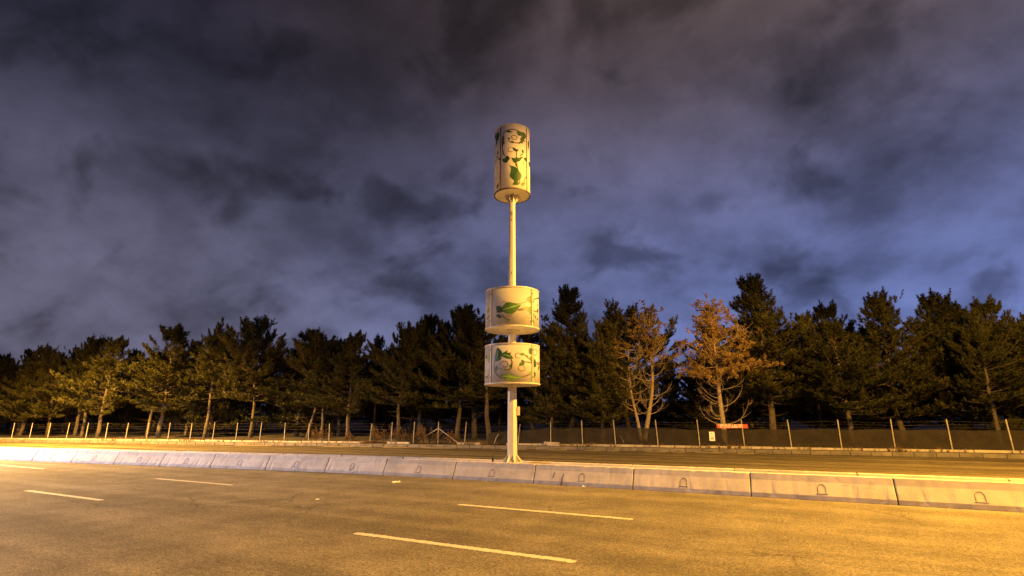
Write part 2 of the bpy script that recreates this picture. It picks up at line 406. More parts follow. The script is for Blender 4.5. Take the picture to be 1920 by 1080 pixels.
# ------------------------------------------------------------------ far kerb, low wall, sand
def stone(name, L, W, H, mat, bev=.02):
    me = MB().box(-L / 2, L / 2, 0, W, 0, H).mesh(name, mat); bevel(me, bev, 2); return me
kerb = empty('kerb', (0, 0, 0)); kerb['kind'] = 'structure'
ks = stone('kerb_stone', .985, .16, .22, M['concrete_dark'])
rnd = random.Random(11)
for x in np.arange(-74, 14, 1.0):
    link('kerb_stone', ks, kerb, (x + .5, Yk(x + .5) + rnd.uniform(-.012, .012), rnd.uniform(-.008, .008)), (rnd.uniform(-.02, .02), 0, slope(Yk, x + .5)))
b = MB()
for x in np.arange(-170, -74, 4.0):
    b.add([(x, Yk(x), 0), (x + 4, Yk(x + 4), 0), (x + 4, Yk(x + 4), .22), (x, Yk(x), .22), (x, Yk(x) + .16, .22), (x + 4, Yk(x + 4) + .16, .22)], [(0, 1, 2, 3), (3, 2, 5, 4)])
ko = b.build('kerb_run', M['concrete_dark'], kerb); ko['kind'] = 'stuff'
wall = empty('low_wall', (0, 0, 0)); tag(wall, 'low broken concrete wall along the foot of the fence', 'wall')
wb = stone('wall_block', 1.97, .20, .16, M['wall_conc'], .015)
for x in np.arange(-74, 14, 2.0):
    if any(abs(x + 1 - g) < 1.0 for g in (-26.9, -24.9, -20.3, -31.0)): continue
    link('wall_block', wb, wall, (x + 1, Yk(x + 1) + 1.62, .185 + rnd.uniform(-.02, .012)), (0, rnd.uniform(-.006, .006), slope(Yk, x + 1) + rnd.uniform(-.012, .012)))
lb = MB().box(-.55, .55, -.16, .16, 0, .27).mesh('loose_concrete_block', M['wall_conc']); bevel(lb, .03, 2)
o = link('loose_concrete_block', lb, None, (-16.35, Yk(-16.35) + 1.25, .212), (0, .03, .16)); tag(o, 'loose pale concrete block lying in front of the low wall, right of the pole', 'concrete block')
# weathered sand lying against the kerb
rnd = random.Random(21)
for i, (x, L, W) in enumerate([(-33, 3.2, .8), (-30.6, 1.2, .5), (-28.0, 2.4, .7), (-24.5, 3.0, .5), (-15.4, 1.4, .7), (-13.0, 1.1, .6), (-11.6, .9, .7), (-8.8, 1.6, .6), (-7.4, .8, .9), (-5.5, 2.0, .6), (-41, 4, .8), (-3.5, 1.0, .7), (-18.6, 2.2, .5)]):
    n = 22; vs = [(0, .0, .10)]; fs = []
    for k in range(n):
        t = 2 * pi * k / n; r = rnd.uniform(.75, 1.1); vs.append((L / 2 * cos(t) * r, -abs(sin(t)) * W * r if sin(t) < 0 else 0.0, .0 if sin(t) < .1 else .09 * (1 - abs(cos(t)))))
    fs = [(0, 1 + k, 1 + (k + 1) % n) for k in range(n)]
    o = MB().add(vs, fs).build('sand_drift', M['sand'], None, True, loc=(x, Yk(x) - .003, -.002), rot=(0, 0, slope(Yk, x)))
    tag(o, 'pale wind-blown sand lying along the foot of the far kerb', 'sand', 'sand along the far kerb', 'stuff')

# grit and crumbs swept against the foot of the barriers
rnd = random.Random(33); b = MB()
for _ in range(900):
    x = rnd.uniform(-30, 8); d = abs(rnd.gauss(0, .22)) + .01; y = Yb(x) - d; s = rnd.uniform(.006, .017) * (1.7 if rnd.random() < .07 else 1)
    q = [(x + s * rnd.uniform(.6, 1.2) * cos(t), y + s * rnd.uniform(.6, 1.2) * sin(t), .001) for t in (0, 1.57, 3.14, 4.71)] + [(x, y, .001 + s * .9)]
    b.add(q, [(0, 1, 4), (1, 2, 4), (2, 3, 4), (3, 0, 4)])
o = b.build('grit', M['sand']); tag(o, 'loose grit and crumbs along the foot of the near barriers', 'grit', None, 'stuff')

# ------------------------------------------------------------------ printed vine art: (degrees round the drum, height)
LEAF_ART = {
 'U': [
  ('m',[(-22.1,5.643),(-15.1,5.803),(-9.0,5.844),(-0.5,5.827),(9.2,5.798),(16.6,5.815),(22.4,5.859),(17.8,5.743),(14.1,5.633),(9.1,5.535),(3.1,5.46),(-4.1,5.418),(-10.1,5.432),(-16.3,5.489),(-22.1,5.559)]),
  ('d',[(-35.4,5.709),(-31.0,5.742),(-24.1,5.709),(-20.7,5.641),(-19.5,5.555),(-25.4,5.532),(-32.4,5.555),(-35.4,5.614)]),
  ('m',[(30.7,5.975),(34.4,6.069),(39.1,6.102),(44.2,6.159),(44.9,5.989),(44.8,5.871),(42.2,5.853),(37.4,5.905),(33.6,5.918)]),
  ('m',[(47.3,5.953),(53.8,5.962),(49.6,5.906),(47.2,5.867)]),
  ('m',[(27.7,5.673),(30.6,5.72),(35.7,5.71),(43.9,5.751),(44.6,5.604),(43.6,5.431),(40.3,5.466),(35.6,5.54),(29.8,5.592)]),
  ('d',[(-35.3,5.413),(-29.5,5.444),(-25.3,5.396),(-24.0,5.289),(-29.4,5.318),(-34.5,5.369)]),
  ('d',[(-10.1,5.244),(-7.7,5.247),(-4.1,5.211),(-7.1,5.197),(-9.5,5.208)]),
  ('d',[(72.2,6.169),(87.0,6.24),(87.0,6.173),(73.0,6.129)]),
  ('b',[(65.3,5.697),(71.0,5.75),(74.9,5.698),(70.6,5.596),(66.8,5.605)]),
  ('d',[(55.4,5.431),(59.1,5.431),(60.3,5.37),(56.5,5.37)]),
  ('b',[(64.7,5.373),(72.4,5.408),(72.2,5.332),(66.2,5.335)]),
  ('d',[(40.1,5.213),(43.5,5.283),(44.9,5.308),(44.8,5.15),(41.7,5.153)]),
  ('m',[(47.1,5.313),(51.9,5.241),(52.9,5.138),(48.8,5.128),(47.0,5.144)]),
  ('m',[(-66.3,5.647),(-60.5,5.779),(-57.7,5.684),(-58.9,5.58),(-64.5,5.576)]),
  ('d',[(-67.5,5.371),(-62.8,5.442),(-57.5,5.469),(-58.6,5.387),(-65.7,5.333)]),
 ],
 'L': [
  ('d',[(-37.5,3.992),(-34.6,4.191),(-31.8,4.279),(-26.2,4.222),(-21.6,4.137),(-21.0,4.035),(-24.8,3.958),(-21.6,3.915),(-26.1,3.839),(-35.9,3.808),(-38.2,3.892)]),
  ('m',[(-21.0,4.076),(-14.8,4.122),(-9.4,4.17),(-9.9,4.089),(-1.1,4.087),(-4.0,4.037),(-0.5,3.967),(1.8,3.887),(-4.0,3.877),(-12.3,3.9),(-19.7,3.954),(-24.2,3.968)]),
  ('d',[(-38.0,3.57),(-35.8,3.648),(-32.2,3.664),(-30.7,3.563),(-34.2,3.466),(-37.2,3.449)]),
  ('m',[(-17.1,3.543),(-13.5,3.552),(-9.3,3.501),(-13.4,3.492),(-16.5,3.513)]),
  ('d',[(-5.2,3.648),(-2.8,3.698),(0.1,3.708),(0.1,3.628),(-4.0,3.589),(-5.8,3.609)]),
  ('y',[(-24.6,3.359),(-17.0,3.345),(-9.8,3.363),(-2.8,3.361),(1.8,3.322),(7.7,3.293),(12.4,3.314),(18.4,3.287),(16.0,3.237),(10.0,3.215),(5.3,3.175),(-1.7,3.136),(-8.6,3.156),(-15.8,3.217),(-19.5,3.278)]),
  ('m',[(14.3,4.041),(18.7,4.084),(23.7,4.078),(25.7,4.029),(21.1,3.995),(17.4,4.013)]),
  ('m',[(29.1,4.033),(32.5,4.006),(34.0,3.957),(30.4,3.974)]),
  ('d',[(35.6,4.213),(39.5,4.29),(43.5,4.245),(46.1,4.188),(42.6,4.07),(37.8,4.063),(35.5,4.152)]),
  ('d',[(14.3,3.651),(14.9,3.731),(18.6,3.783),(18.0,3.853),(24.3,3.827),(25.6,3.758),(23.6,3.677),(18.5,3.653)]),
  ('y',[(37.7,3.992),(42.5,3.979),(46.0,4.025),(46.1,3.781),(42.3,3.756),(40.7,3.814),(37.6,3.891)]),
  ('y',[(33.0,3.445),(38.9,3.471),(45.9,3.539),(45.7,3.258),(41.9,3.185),(41.2,3.353),(37.3,3.409)]),
  ('d',[(49.6,3.888),(54.7,3.896),(58.0,3.789),(56.7,3.654),(50.3,3.655)]),
  ('m',[(68.1,3.672),(79.1,3.733),(74.5,3.601),(66.1,3.546)]),
  ('d',[(50.1,3.463),(55.3,3.45),(55.1,3.349),(50.9,3.284)]),
  ('y',[(-61.9,4.011),(-58.3,4.252),(-54.5,4.018),(-54.4,3.936),(-56.5,3.797),(-60.3,3.844),(-63.2,3.931)]),
  ('d',[(-72.5,4.032),(-66.7,4.113),(-64.8,3.975),(-71.0,3.966)]),
  ('m',[(-55.1,3.591),(-51.9,3.526),(-53.9,3.448),(-56.1,3.492)]),
  ('m',[(-70.2,3.339),(-66.9,3.354),(-65.1,3.301),(-69.2,3.256)]),
 ],
 'T': [
  ('d',[(-18.6,12.667),(-12.0,12.693),(-6.3,12.667),(2.1,12.655),(-6.3,12.6),(-13.4,12.618)]),
  ('d',[(14.9,12.649),(22.3,12.686),(33.6,12.686),(44.7,12.699),(50.6,12.596),(47.7,12.483),(42.5,12.4),(44.4,12.294),(36.8,12.298),(36.8,12.202),(28.4,12.189),(23.7,12.137),(20.6,12.167),(26.8,12.26),(26.9,12.394),(31.8,12.468),(26.9,12.508),(20.7,12.49),(16.3,12.557)]),
  ('b',[(-32.7,12.51),(-26.1,12.449),(-26.9,12.299),(-25.2,12.161),(-30.0,12.119),(-31.6,11.954),(-34.7,12.061),(-34.8,12.347)]),
  ('b',[(-14.1,12.343),(-10.5,12.394),(-7.0,12.353),(-10.5,12.299)]),
  ('b',[(-6.3,12.2),(-0.7,12.236),(6.3,12.2),(4.9,12.152),(-2.1,12.16)]),
  ('d',[(0.7,11.953),(7.6,11.947),(13.3,11.897),(20.6,11.893),(17.6,11.821),(10.4,11.799),(4.8,11.841)]),
  ('d',[(31.5,11.878),(35.8,11.951),(40.2,11.894),(39.3,11.815),(34.8,11.797)]),
  ('b',[(28.2,11.708),(33.1,11.743),(36.5,11.719),(31.4,11.681)]),
  ('d',[(-33.4,11.529),(-23.5,11.535),(-17.6,11.633),(-7.6,11.526),(-11.8,11.419),(-19.0,11.338),(-29.7,11.404)]),
  ('d',[(-1.4,11.532),(7.6,11.507),(12.5,11.587),(19.0,11.543),(28.1,11.604),(36.5,11.634),(29.7,11.516),(23.4,11.404),(16.0,11.37),(11.8,11.307),(6.2,11.32),(2.0,11.392)]),
  ('d',[(38.2,11.603),(45.9,11.637),(54.6,11.681),(54.4,11.51),(45.8,11.505),(41.9,11.544)]),
  ('d',[(-9.0,11.239),(-2.1,11.189),(6.2,11.172),(13.1,11.124),(18.9,11.079),(21.8,10.993),(27.9,10.917),(31.0,10.816),(26.2,10.674),(18.7,10.584),(13.0,10.539),(4.8,10.604),(-2.1,10.676),(-6.9,10.751),(-6.2,10.878),(-3.5,11.024),(-4.8,11.153)]),
  ('d',[(1.3,10.439),(6.1,10.532),(6.1,10.586),(15.9,10.579),(20.2,10.496),(18.7,10.421),(4.7,10.404)]),
  ('d',[(28.5,10.48),(32.5,10.565),(39.4,10.58),(46.2,10.598),(41.2,10.504),(40.2,10.428),(32.5,10.419)]),
  ('b',[(45.3,10.815),(49.1,10.869),(51.8,10.844),(49.5,10.787)]),
  ('d',[(-78.5,12.777),(-56.3,12.765),(-46.8,12.73),(-44.6,12.564),(-48.8,12.509),(-48.7,12.432),(-55.9,12.415),(-61.5,12.294),(-68.8,12.34),(-65.2,12.51),(-78.1,12.676)]),
  ('d',[(-58.0,11.871),(-53.0,11.976),(-50.5,11.868),(-55.3,11.837)]),
  ('d',[(-60.8,11.735),(-55.2,11.78),(-53.9,11.697)]),
  ('b',[(-49.2,11.597),(-43.0,11.624),(-41.6,11.524),(-45.9,11.534)]),
  ('d',[(-57.7,10.431),(-55.2,10.529),(-47.3,10.584),(-45.2,10.566),(-51.5,10.42),(-55.8,10.403)]),
  ('b',[(-42.8,10.823),(-41.0,10.852),(-39.6,10.801),(-41.5,10.781)]),
  ('d',[(61.6,12.429),(66.9,12.483),(71.0,12.335),(64.5,12.12),(61.2,12.119)]),
  ('d',[(65.7,11.574),(77.8,11.611),(83.8,11.477),(69.0,11.423)]),
 ],
}
STEM_ART = {
 'U': [
  ('s',0.03,[(-35.4,5.54),(-28.1,5.515),(-20.1,5.535)]),
  ('s',0.022,[(11.6,5.568),(19.1,5.618),(28.4,5.663)]),
  ('s',0.022,[(11.6,5.556),(19.1,5.572),(27.7,5.592)]),
  ('s',0.018,[(-24.0,5.352),(-16.3,5.301),(-10.1,5.234)]),
  ('t',0.014,[(38.6,5.315),(32.5,5.34),(26.2,5.303),(23.1,5.225),(25.5,5.156),(31.7,5.134),(38.5,5.151)]),
  ('t',0.014,[(-20.2,5.83),(-17.7,5.88),(-15.1,5.866),(-13.3,5.833)]),
  ('t',0.012,[(22.4,5.833),(28.5,5.882),(33.5,5.892)]),
  ('t',0.01,[(-24.0,5.415),(-15.0,5.352),(-5.3,5.367),(1.9,5.418)]),
  ('t',0.01,[(-10.1,5.203),(-10.1,5.171),(-12.5,5.142)]),
  ('s',0.02,[(50.7,6.017),(61.4,6.085),(78.2,6.182)]),
  ('s',0.02,[(50.3,5.619),(58.0,5.609),(65.1,5.621)]),
  ('s',0.02,[(50.2,5.501),(54.3,5.438),(60.3,5.37)]),
  ('t',0.014,[(71.5,5.915),(65.5,5.839),(69.0,5.786)]),
  ('v',0.02,[(-20.1,5.588),(-10.2,5.62),(-0.5,5.669),(9.2,5.724),(19.1,5.808)]),
 ],
 'L': [
  ('s',0.026,[(-38.2,3.852),(-40.1,3.713),(-39.5,3.572),(-36.4,3.428),(-29.9,3.324),(-19.5,3.244)]),
  ('s',0.024,[(-2.8,3.867),(-0.5,3.787),(-0.7,3.708),(-1.4,3.588),(-5.2,3.52),(-9.9,3.495)]),
  ('s',0.026,[(17.2,3.267),(27.4,3.312),(38.9,3.381)]),
  ('s',0.02,[(23.7,4.048),(29.0,3.982),(39.2,3.873)]),
  ('s',0.02,[(24.9,3.788),(33.1,3.785),(42.3,3.76)]),
  ('t',0.016,[(-20.2,3.674),(-17.1,3.603),(-11.7,3.62),(-8.9,3.689),(-11.7,3.78),(-17.2,3.808),(-23.4,3.766),(-26.0,3.669)]),
  ('t',0.014,[(15.0,4.082),(8.9,4.059),(6.0,3.978),(8.9,3.912),(16.1,3.922)]),
  ('t',0.018,[(13.6,3.631),(11.8,3.571),(14.8,3.493),(21.0,3.476),(26.2,3.539),(25.5,3.618),(21.0,3.655)]),
  ('t',0.012,[(-30.0,3.562),(-23.4,3.547),(-20.8,3.496)]),
  ('t',0.014,[(49.9,4.236),(56.3,4.268),(62.7,4.219),(61.1,4.112),(54.9,4.05),(49.7,4.061)]),
  ('s',0.024,[(58.0,3.789),(87.0,3.841)]),
  ('s',0.018,[(60.5,3.732),(81.4,3.778)]),
  ('s',0.02,[(-69.3,3.286),(-57.1,3.352),(-52.8,3.467)]),
  ('v',0.018,[(-19.5,3.307),(-9.8,3.284),(-0.5,3.263),(8.8,3.254)]),
  ('v',0.016,[(-33.0,3.906),(-30.9,4.045),(-30.3,4.186)]),
  ('v',0.016,[(-19.7,3.994),(-12.3,4.01),(-2.8,3.947)]),
 ],
 'T': [
  ('s',0.024,[(-31.8,12.507),(-25.4,12.657),(-14.9,12.707),(-0.7,12.741),(13.4,12.714),(22.3,12.686)]),
  ('s',0.024,[(-33.3,11.98),(-29.9,11.798),(-24.3,11.631)]),
  ('s',0.018,[(-12.0,12.282),(-6.3,12.2)]),
  ('s',0.02,[(4.9,12.171),(16.2,12.166),(23.7,12.213)]),
  ('s',0.02,[(13.3,11.813),(13.2,11.588)]),
  ('s',0.018,[(25.0,11.633),(31.4,11.709)]),
  ('s',0.016,[(34.8,11.797),(33.9,11.737)]),
  ('s',0.022,[(10.4,11.324),(11.8,11.233),(13.2,11.161)]),
  ('s',0.022,[(14.6,11.33),(15.3,11.22),(17.4,11.095)]),
  ('s',0.02,[(23.9,10.632),(23.1,10.521),(19.4,10.44)]),
  ('s',0.018,[(40.4,10.593),(42.3,10.71),(47.3,10.778)]),
  ('t',0.016,[(4.9,12.37),(-0.7,12.369),(-2.1,12.426),(4.9,12.484),(13.4,12.456),(15.5,12.383),(11.9,12.32),(4.9,12.294),(-2.1,12.331)]),
  ('t',0.014,[(0.7,11.784),(-9.1,11.788),(-13.3,11.85),(-10.5,11.959),(-0.7,11.981)]),
  ('t',0.014,[(38.2,11.453),(39.9,11.33),(46.7,11.257),(55.9,11.293)]),
  ('s',0.02,[(-71.8,11.593),(-60.6,11.64),(-48.1,11.648)]),
 ],
}

# ------------------------------------------------------------------ the decorated pole
PX, PY = -8.942, 16.488; PHI = atan2(-PY, -PX)                     # PHI: direction from the pole to the viewer's side of the road
sign = empty('decorated_pole', (PX, PY, 0), PHI)
tag(sign, 'tall cream pole carrying three printed drums with green vines, on the median', 'pole sign')
ROT8 = radians(-10)                                                # flats of the octagonal shaft
def shaft(z0, z1, d0, d1):
    b = MB(); vs = []
    for z, d in ((z0, d0), (z1, d1)):
        vs += [(d / 2 * cos(ROT8 + radians(22.5 + 45 * k)), d / 2 * sin(ROT8 + radians(22.5 + 45 * k)), z) for k in range(8)]
    return b.add(vs, [(k, (k + 1) % 8, 8 + (k + 1) % 8, 8 + k) for k in range(8)] + [tuple(range(8))[::-1], tuple(range(8, 16))])
shaft(.50, 10.25, .345, .225).build('shaft', M['pole'], sign)
MB().lathe([(.0, .44), (.34, .44), (.34, .505), (.0, .505)], 32, closed=False).build('base_plate', M['pole'], sign)
for k in range(8):
    a = ROT8 + radians(22.5 + 45 * k); b = MB()
    for s in (-.009,): pass
    r0, r1 = .16, .33; t = .011
    pr = [(r0, .506), (r1, .506), (r1, .545), (r0, .74)]
    vs = [(r, -t, z) for r, z in pr] + [(r, t, z) for r, z in pr]
    b.add(vs, [(0, 1, 2, 3), (7, 6, 5, 4), (0, 4, 5, 1), (1, 5, 6, 2), (2, 6, 7, 3), (3, 7, 4, 0)])
    b.build('base_gusset', M['pole'], sign, rot=(0, 0, a))
    MB().lathe([(0, .506), (.02, .506), (.02, .56), (0, .56)], 6, closed=False).build('anchor_bolt', M['rim'], sign, loc=(.29 * cos(a + .39), .29 * sin(a + .39), 0))
jb = MB().box(-.055, .055, -.05, .05, 0, .30).mesh('junction_box', M['pole']); bevel(jb, .012)
link('junction_box', jb, sign, (.02, .212, 2.03))
MB().box(-.02, .02, -.03, .03, 0, .04).build('box_bracket', M['rim'], sign, loc=(.02, .158, 2.16))
for (z, y, h_, w_) in ((9.52, -.012, .16, .014), (9.52, .030, .13, .012), (9.40, .006, .03, .05), (9.25, .01, .10, .016), (7.15, .0, .05, .02)):
    d = .345 + (z - .5) / 9.75 * (.225 - .345); ap = d / 2 * cos(radians(22.5))
    a = ROT8; c = Vector((cos(a), sin(a), 0)); s_ = Vector((-sin(a), cos(a), 0)); p = c * (ap + .002) + s_ * y
    MB().box(-.004, .004, -w_ / 2, w_ / 2, -h_ / 2, h_ / 2).build('rust_mark', M['rust'], sign, loc=(p.x, p.y, z), rot=(0, 0, a))

def catmull(p, closed, k=4):
    n = len(p); out = []
    for i in range(n if closed else n - 1):
        g = lambda j: np.array(p[j % n] if closed else p[max(0, min(n - 1, j))], float)
        a, b, c, d = g(i - 1), g(i), g(i + 1), g(i + 2)
        for q in range(k):
            t = q / k; out.append(.5 * ((2 * b) + (c - a) * t + (2 * a - 5 * b + 4 * c - d) * t * t + (3 * b - a - 3 * c + d) * t ** 3))
    if not closed: out.append(np.array(p[-1], float))
    return out
def wrap_mesh(name, polys, R, off, mat, z0):
    """flat shapes in (arc length, height) bent round the drum, a skin of real thickness"""
    bm = bmesh.new()
    for P in polys:
        try:
            f = bm.faces.new([bm.verts.new((p[0], p[1], 0)) for p in P])
        except ValueError: continue
    bmesh.ops.triangulate(bm, faces=bm.faces[:])
    smin = min(v.co.x for v in bm.verts); smax = max(v.co.x for v in bm.verts); x = smin + .04
    while x < smax:
        bmesh.ops.bisect_plane(bm, geom=bm.verts[:] + bm.edges[:] + bm.faces[:], plane_co=(x, 0, 0), plane_no=(1, 0, 0)); x += .04
    for v in bm.verts:
        th = v.co.x / R; z = v.co.y; v.co = ((R + off) * cos(th), (R + off) * sin(th), z - z0)
    for f in bm.faces:
        f.normal_update(); c = f.calc_center_median()
        if f.normal.x * c.x + f.normal.y * c.y < 0: f.normal_flip()
    me = bpy.data.meshes.new(name); bm.to_mesh(me); bm.free(); me.materials.append(mat); return me
def ribbon(pts, w):
    p = [np.array(q) for q in pts]; n = len(p); L = []; Rr = []
    for i in range(n):
        d = p[min(i + 1, n - 1)] - p[max(i - 1, 0)]; d = d / (np.linalg.norm(d) + 1e-9); nn = np.array((-d[1], d[0]))
        ww = w / 2 * (.6 + .4 * sin(pi * min(1, max(0, (i + .5) / n))))
        L.append(p[i] + nn * ww); Rr.append(p[i] - nn * ww)
    return [[L[i], L[i + 1], Rr[i + 1], Rr[i]] for i in range(n - 1)]
def drum(key, name, z0, z1, R, strips, strip_mat, label, under):
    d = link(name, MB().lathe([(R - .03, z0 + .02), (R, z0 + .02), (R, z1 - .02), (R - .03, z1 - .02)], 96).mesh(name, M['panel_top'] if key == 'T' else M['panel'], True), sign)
    me = d.data
    for p in me.polygons: p.use_smooth = abs(p.normal.z) < .5
    d['label'] = label
    MB().lathe([(R - .02, z0 - .012), (R + .016, z0 - .012), (R + .016, z0 + .030), (R - .02, z0 + .030)], 96).build('rim_ring', M['strip_dark'] if key == 'T' else M['rim'], d)
    MB().lathe([(R - .02, z1 - .032), (R + .016, z1 - .032), (R + .016, z1 + .010), (R - .02, z1 + .010)], 96).build('rim_ring', M['rim'], d)
    MB().lathe([(.05, z1 - .012), (R - .022, z1 - .012), (R - .022, z1 - .002), (.05, z1 - .002)], 64).build('top_sheet', M['under'], d)
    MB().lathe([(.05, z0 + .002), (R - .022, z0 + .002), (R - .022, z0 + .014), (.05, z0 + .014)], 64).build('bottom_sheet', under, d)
    for a in strips:
        w = .022 if key != 'T' else .018
        b = MB(); b.box(R - .005, R + .014, -w, w, z0 + .032, z1 - .034)
        b.build('panel_strip', strip_mat, d, rot=(0, 0, radians(a)))
        if key != 'T':
            for s in (-1, 1):
                MB().box(R - .003, R + .009, -.008, .008, z0 + .033, z1 - .035).build('strip_edge', M['strip_dark'], d, rot=(0, 0, radians(a) + s * .040 / R))
            MB().box(R + .01, R + .026, -.018, .018, z0 + .20, z0 + .235).build('strip_bolt', M['strip_dark'], d, rot=(0, 0, radians(a)))
            MB().box(R + .01, R + .026, -.018, .018, z1 - .22, z1 - .185).build('strip_bolt', M['strip_dark'], d, rot=(0, 0, radians(a)))
    col = {'d': M['leaf_d'], 'm': M['leaf_m'], 'y': M['leaf_y'], 'b': M['leaf_b'], 's': M['stem'], 't': M['tendril'], 'v': M['vein']}
    front = []
    for i, (c, pts) in enumerate(LEAF_ART[key]):
        P = catmull([(radians(t) * R, z) for t, z in pts], True, 3)
        me = wrap_mesh('leaf_print', [P], R, .004 + .0002 * i, col[c], 0); link('leaf_print', me, d); front.append(('leaf_print', me, np.mean([t for t, z in pts])))
    for i, (c, w, pts) in enumerate(STEM_ART[key]):
        P = catmull([(radians(t) * R, z) for t, z in pts], False, 5)
        nm = {'s': 'stem_print', 't': 'tendril_print', 'v': 'vein_print'}[c]
        me = wrap_mesh(nm, ribbon(P, w * 1.9), R, (.0105 if c == 'v' else .002) + .00007 * i, col[c], 0); link(nm, me, d); front.append((nm, me, np.mean([t for t, z in pts])))
    for turn in (90, 180, 270):                                      # the same print on the panels round the back
        for nm, me, t in front:
            tt = (t + turn + 180) % 360 - 180
            if -52 < t < 48 and abs(tt) > 92: link(nm, me, d, rot=(0, 0, radians(turn)))
    return d
drum('L', 'drum', 3.075, 4.42, .97, (-50, 46, 136, -140), M['rim'], 'lowest cream drum printed with curling green vine leaves', M['under'])
dU = drum('U', 'drum', 5.02, 6.42, .97, (-50, 46, 136, -140), M['rim'], 'middle cream drum printed with one large green leaf lying sideways', M['under'])
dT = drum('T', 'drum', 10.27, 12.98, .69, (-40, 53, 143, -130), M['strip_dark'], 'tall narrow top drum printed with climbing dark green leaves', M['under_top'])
for z0, z1, r in ((4.96, 5.02, .27), (3.02, 3.07, .27), (6.42, 6.47, .22), (4.42, 4.47, .24)):
    MB().lathe([(.10, z0), (r, z0), (r, z1), (.10, z1)], 24).build('collar', M['pole'], sign)
for k in range(8):                                                  # gussets under the top drum
    a = ROT8 + radians(22.5 + 45 * k); t = .007
    pr = [(.08, 9.97), (.118, 9.97), (.31, 10.245), (.31, 10.271), (.08, 10.271)]
    n = len(pr); vs = [(r, -t, z) for r, z in pr] + [(r, t, z) for r, z in pr]
    MB().add(vs, [tuple(range(n)), tuple(range(2 * n - 1, n - 1, -1))] + [(i, n + i, n + (i + 1) % n, (i + 1) % n) for i in range(n)]).build('top_gusset', M['pole'], sign, rot=(0, 0, a))
# dark peg standing on the median
b = MB(); b.tube([(0, 0, .42), (0, 0, .60), (.01, 0, .70)], [.035, .035, .030], 10); o = b.build('marker_peg', M['black'], None, True, loc=(-9.6, 16.3, 0)); tag(o, 'short dark peg standing on the median left of the pole foot', 'peg')

# ------------------------------------------------------------------ street lamps beside and behind the viewer
def street_lamp(x, y, arms, energies, colr, H, cone, blend):
    e = empty('street_lamp', (x, y, 0)); b = MB(); b.tube([(0, 0, 0), (0, 0, 1.2), (0, 0, H)], [.12, .11, .06], 12); b.build('lamp_post', M['steel'], e, True)
    for (dx, dy), en, cn in zip(arms, energies, cone):
        b = MB(); b.tube([(0, 0, H - .15), (dx * .5, dy * .5, H + .12), (dx * 1.6, dy * 1.6, H + .25), (dx * 2.0, dy * 2.0, H + .25)], .04, 8); b.build('arm', M['steel'], e, True)
        hb = MB().box(-.16, .16, -.38, .38, .02, .16).mesh('lamp_head', M['steel']); bevel(hb, .04)
        hd = link('lamp_head', hb, e, (dx * 2.3, dy * 2.3, H + .18), (0, 0, atan2(dy, dx) - pi / 2))
        MB().box(-.11, .11, -.22, .22, .0, .019).build('lens', m_emit('lamp_lens', colr, 20), hd)
        ld = bpy.data.lights.new('lamp_light', 'SPOT'); ld.energy = en; ld.color = colr; ld.spot_size = radians(cn); ld.spot_blend = blend; ld.shadow_soft_size = .16
        lo = bpy.data.objects.new('lamp_light', ld); C.objects.link(lo); lo.parent = e; lo.location = (dx * 2.3, dy * 2.3, H + .12)
    return e
labs = ['double-armed street lamp on the median to the right, outside the picture', 'double-armed street lamp on the median far to the left, outside the picture', 'single-armed cool white street lamp on the near verge to the left, outside the picture']
for (p, arms, en, colr, hh, cone, blend), lab in zip(LAMPS, labs): tag(street_lamp(p[0], p[1], arms, en, colr, hh, cone, blend), lab, 'street lamp', 'street lamps along the road')

# ------------------------------------------------------------------ trees
def brush_mesh(name, shoots, mat, rng, nn=30, spread=1.0, wid=.045, nl=.19):
    """needles as small triangles set round each shoot. shoots: rows of base(3) dir(3) length radius"""
    S = np.array(shoots, float); k = len(S)
    base = np.repeat(S[:, 0:3], nn, 0); d = np.repeat(S[:, 3:6], nn, 0); L = np.repeat(S[:, 6], nn)[:, None]; R = np.repeat(S[:, 7], nn)[:, None]
    n = k * nn
    d = d / np.linalg.norm(d, axis=1, keepdims=True)
    u = rng.random((n, 1)); r = rng.normal(size=(n, 3)); r -= d * np.sum(r * d, 1, keepdims=True); r /= np.linalg.norm(r, axis=1, keepdims=True) + 1e-9
    st = base + d * L * u
    nd = r * spread * (1.05 - .55 * u) + d * (.45 + .7 * u); nd /= np.linalg.norm(nd, axis=1, keepdims=True)
    w = np.cross(nd, rng.normal(size=(n, 3))); w /= np.linalg.norm(w, axis=1, keepdims=True) + 1e-9
    ln = R * rng.uniform(.75, 1.25, (n, 1)); ww = wid * rng.uniform(.7, 1.3, (n, 1))
    V = np.empty((n, 3, 3)); V[:, 0] = st - w * ww * .5; V[:, 1] = st + w * ww * .5; V[:, 2] = st + nd * ln
    me = bpy.data.meshes.new(name); me.vertices.add(n * 3); me.vertices.foreach_set('co', V.reshape(-1).astype(np.float32))
    me.loops.add(n * 3); me.loops.foreach_set('vertex_index', np.arange(n * 3, dtype=np.int32))
    me.polygons.add(n); me.polygons.foreach_set('loop_start', np.arange(0, n * 3, 3, dtype=np.int32)); me.polygons.foreach_set('loop_total', np.full(n, 3, dtype=np.int32))
    me.update(); me.materials.append(mat); return me
def rotz(v, a): return np.array((v[0] * cos(a) - v[1] * sin(a), v[0] * sin(a) + v[1] * cos(a), v[2]))
def curve_branch(p0, az, el, L, upturn, n, rng, jit=.08):
    pts = [np.array(p0, float)]; e = el; a = az
    for i in range(n):
        e += upturn / n; a += rng.normal() * jit
        pts.append(pts[-1] + L / n * np.array((cos(a) * cos(e), sin(a) * cos(e), sin(e))))
    return pts
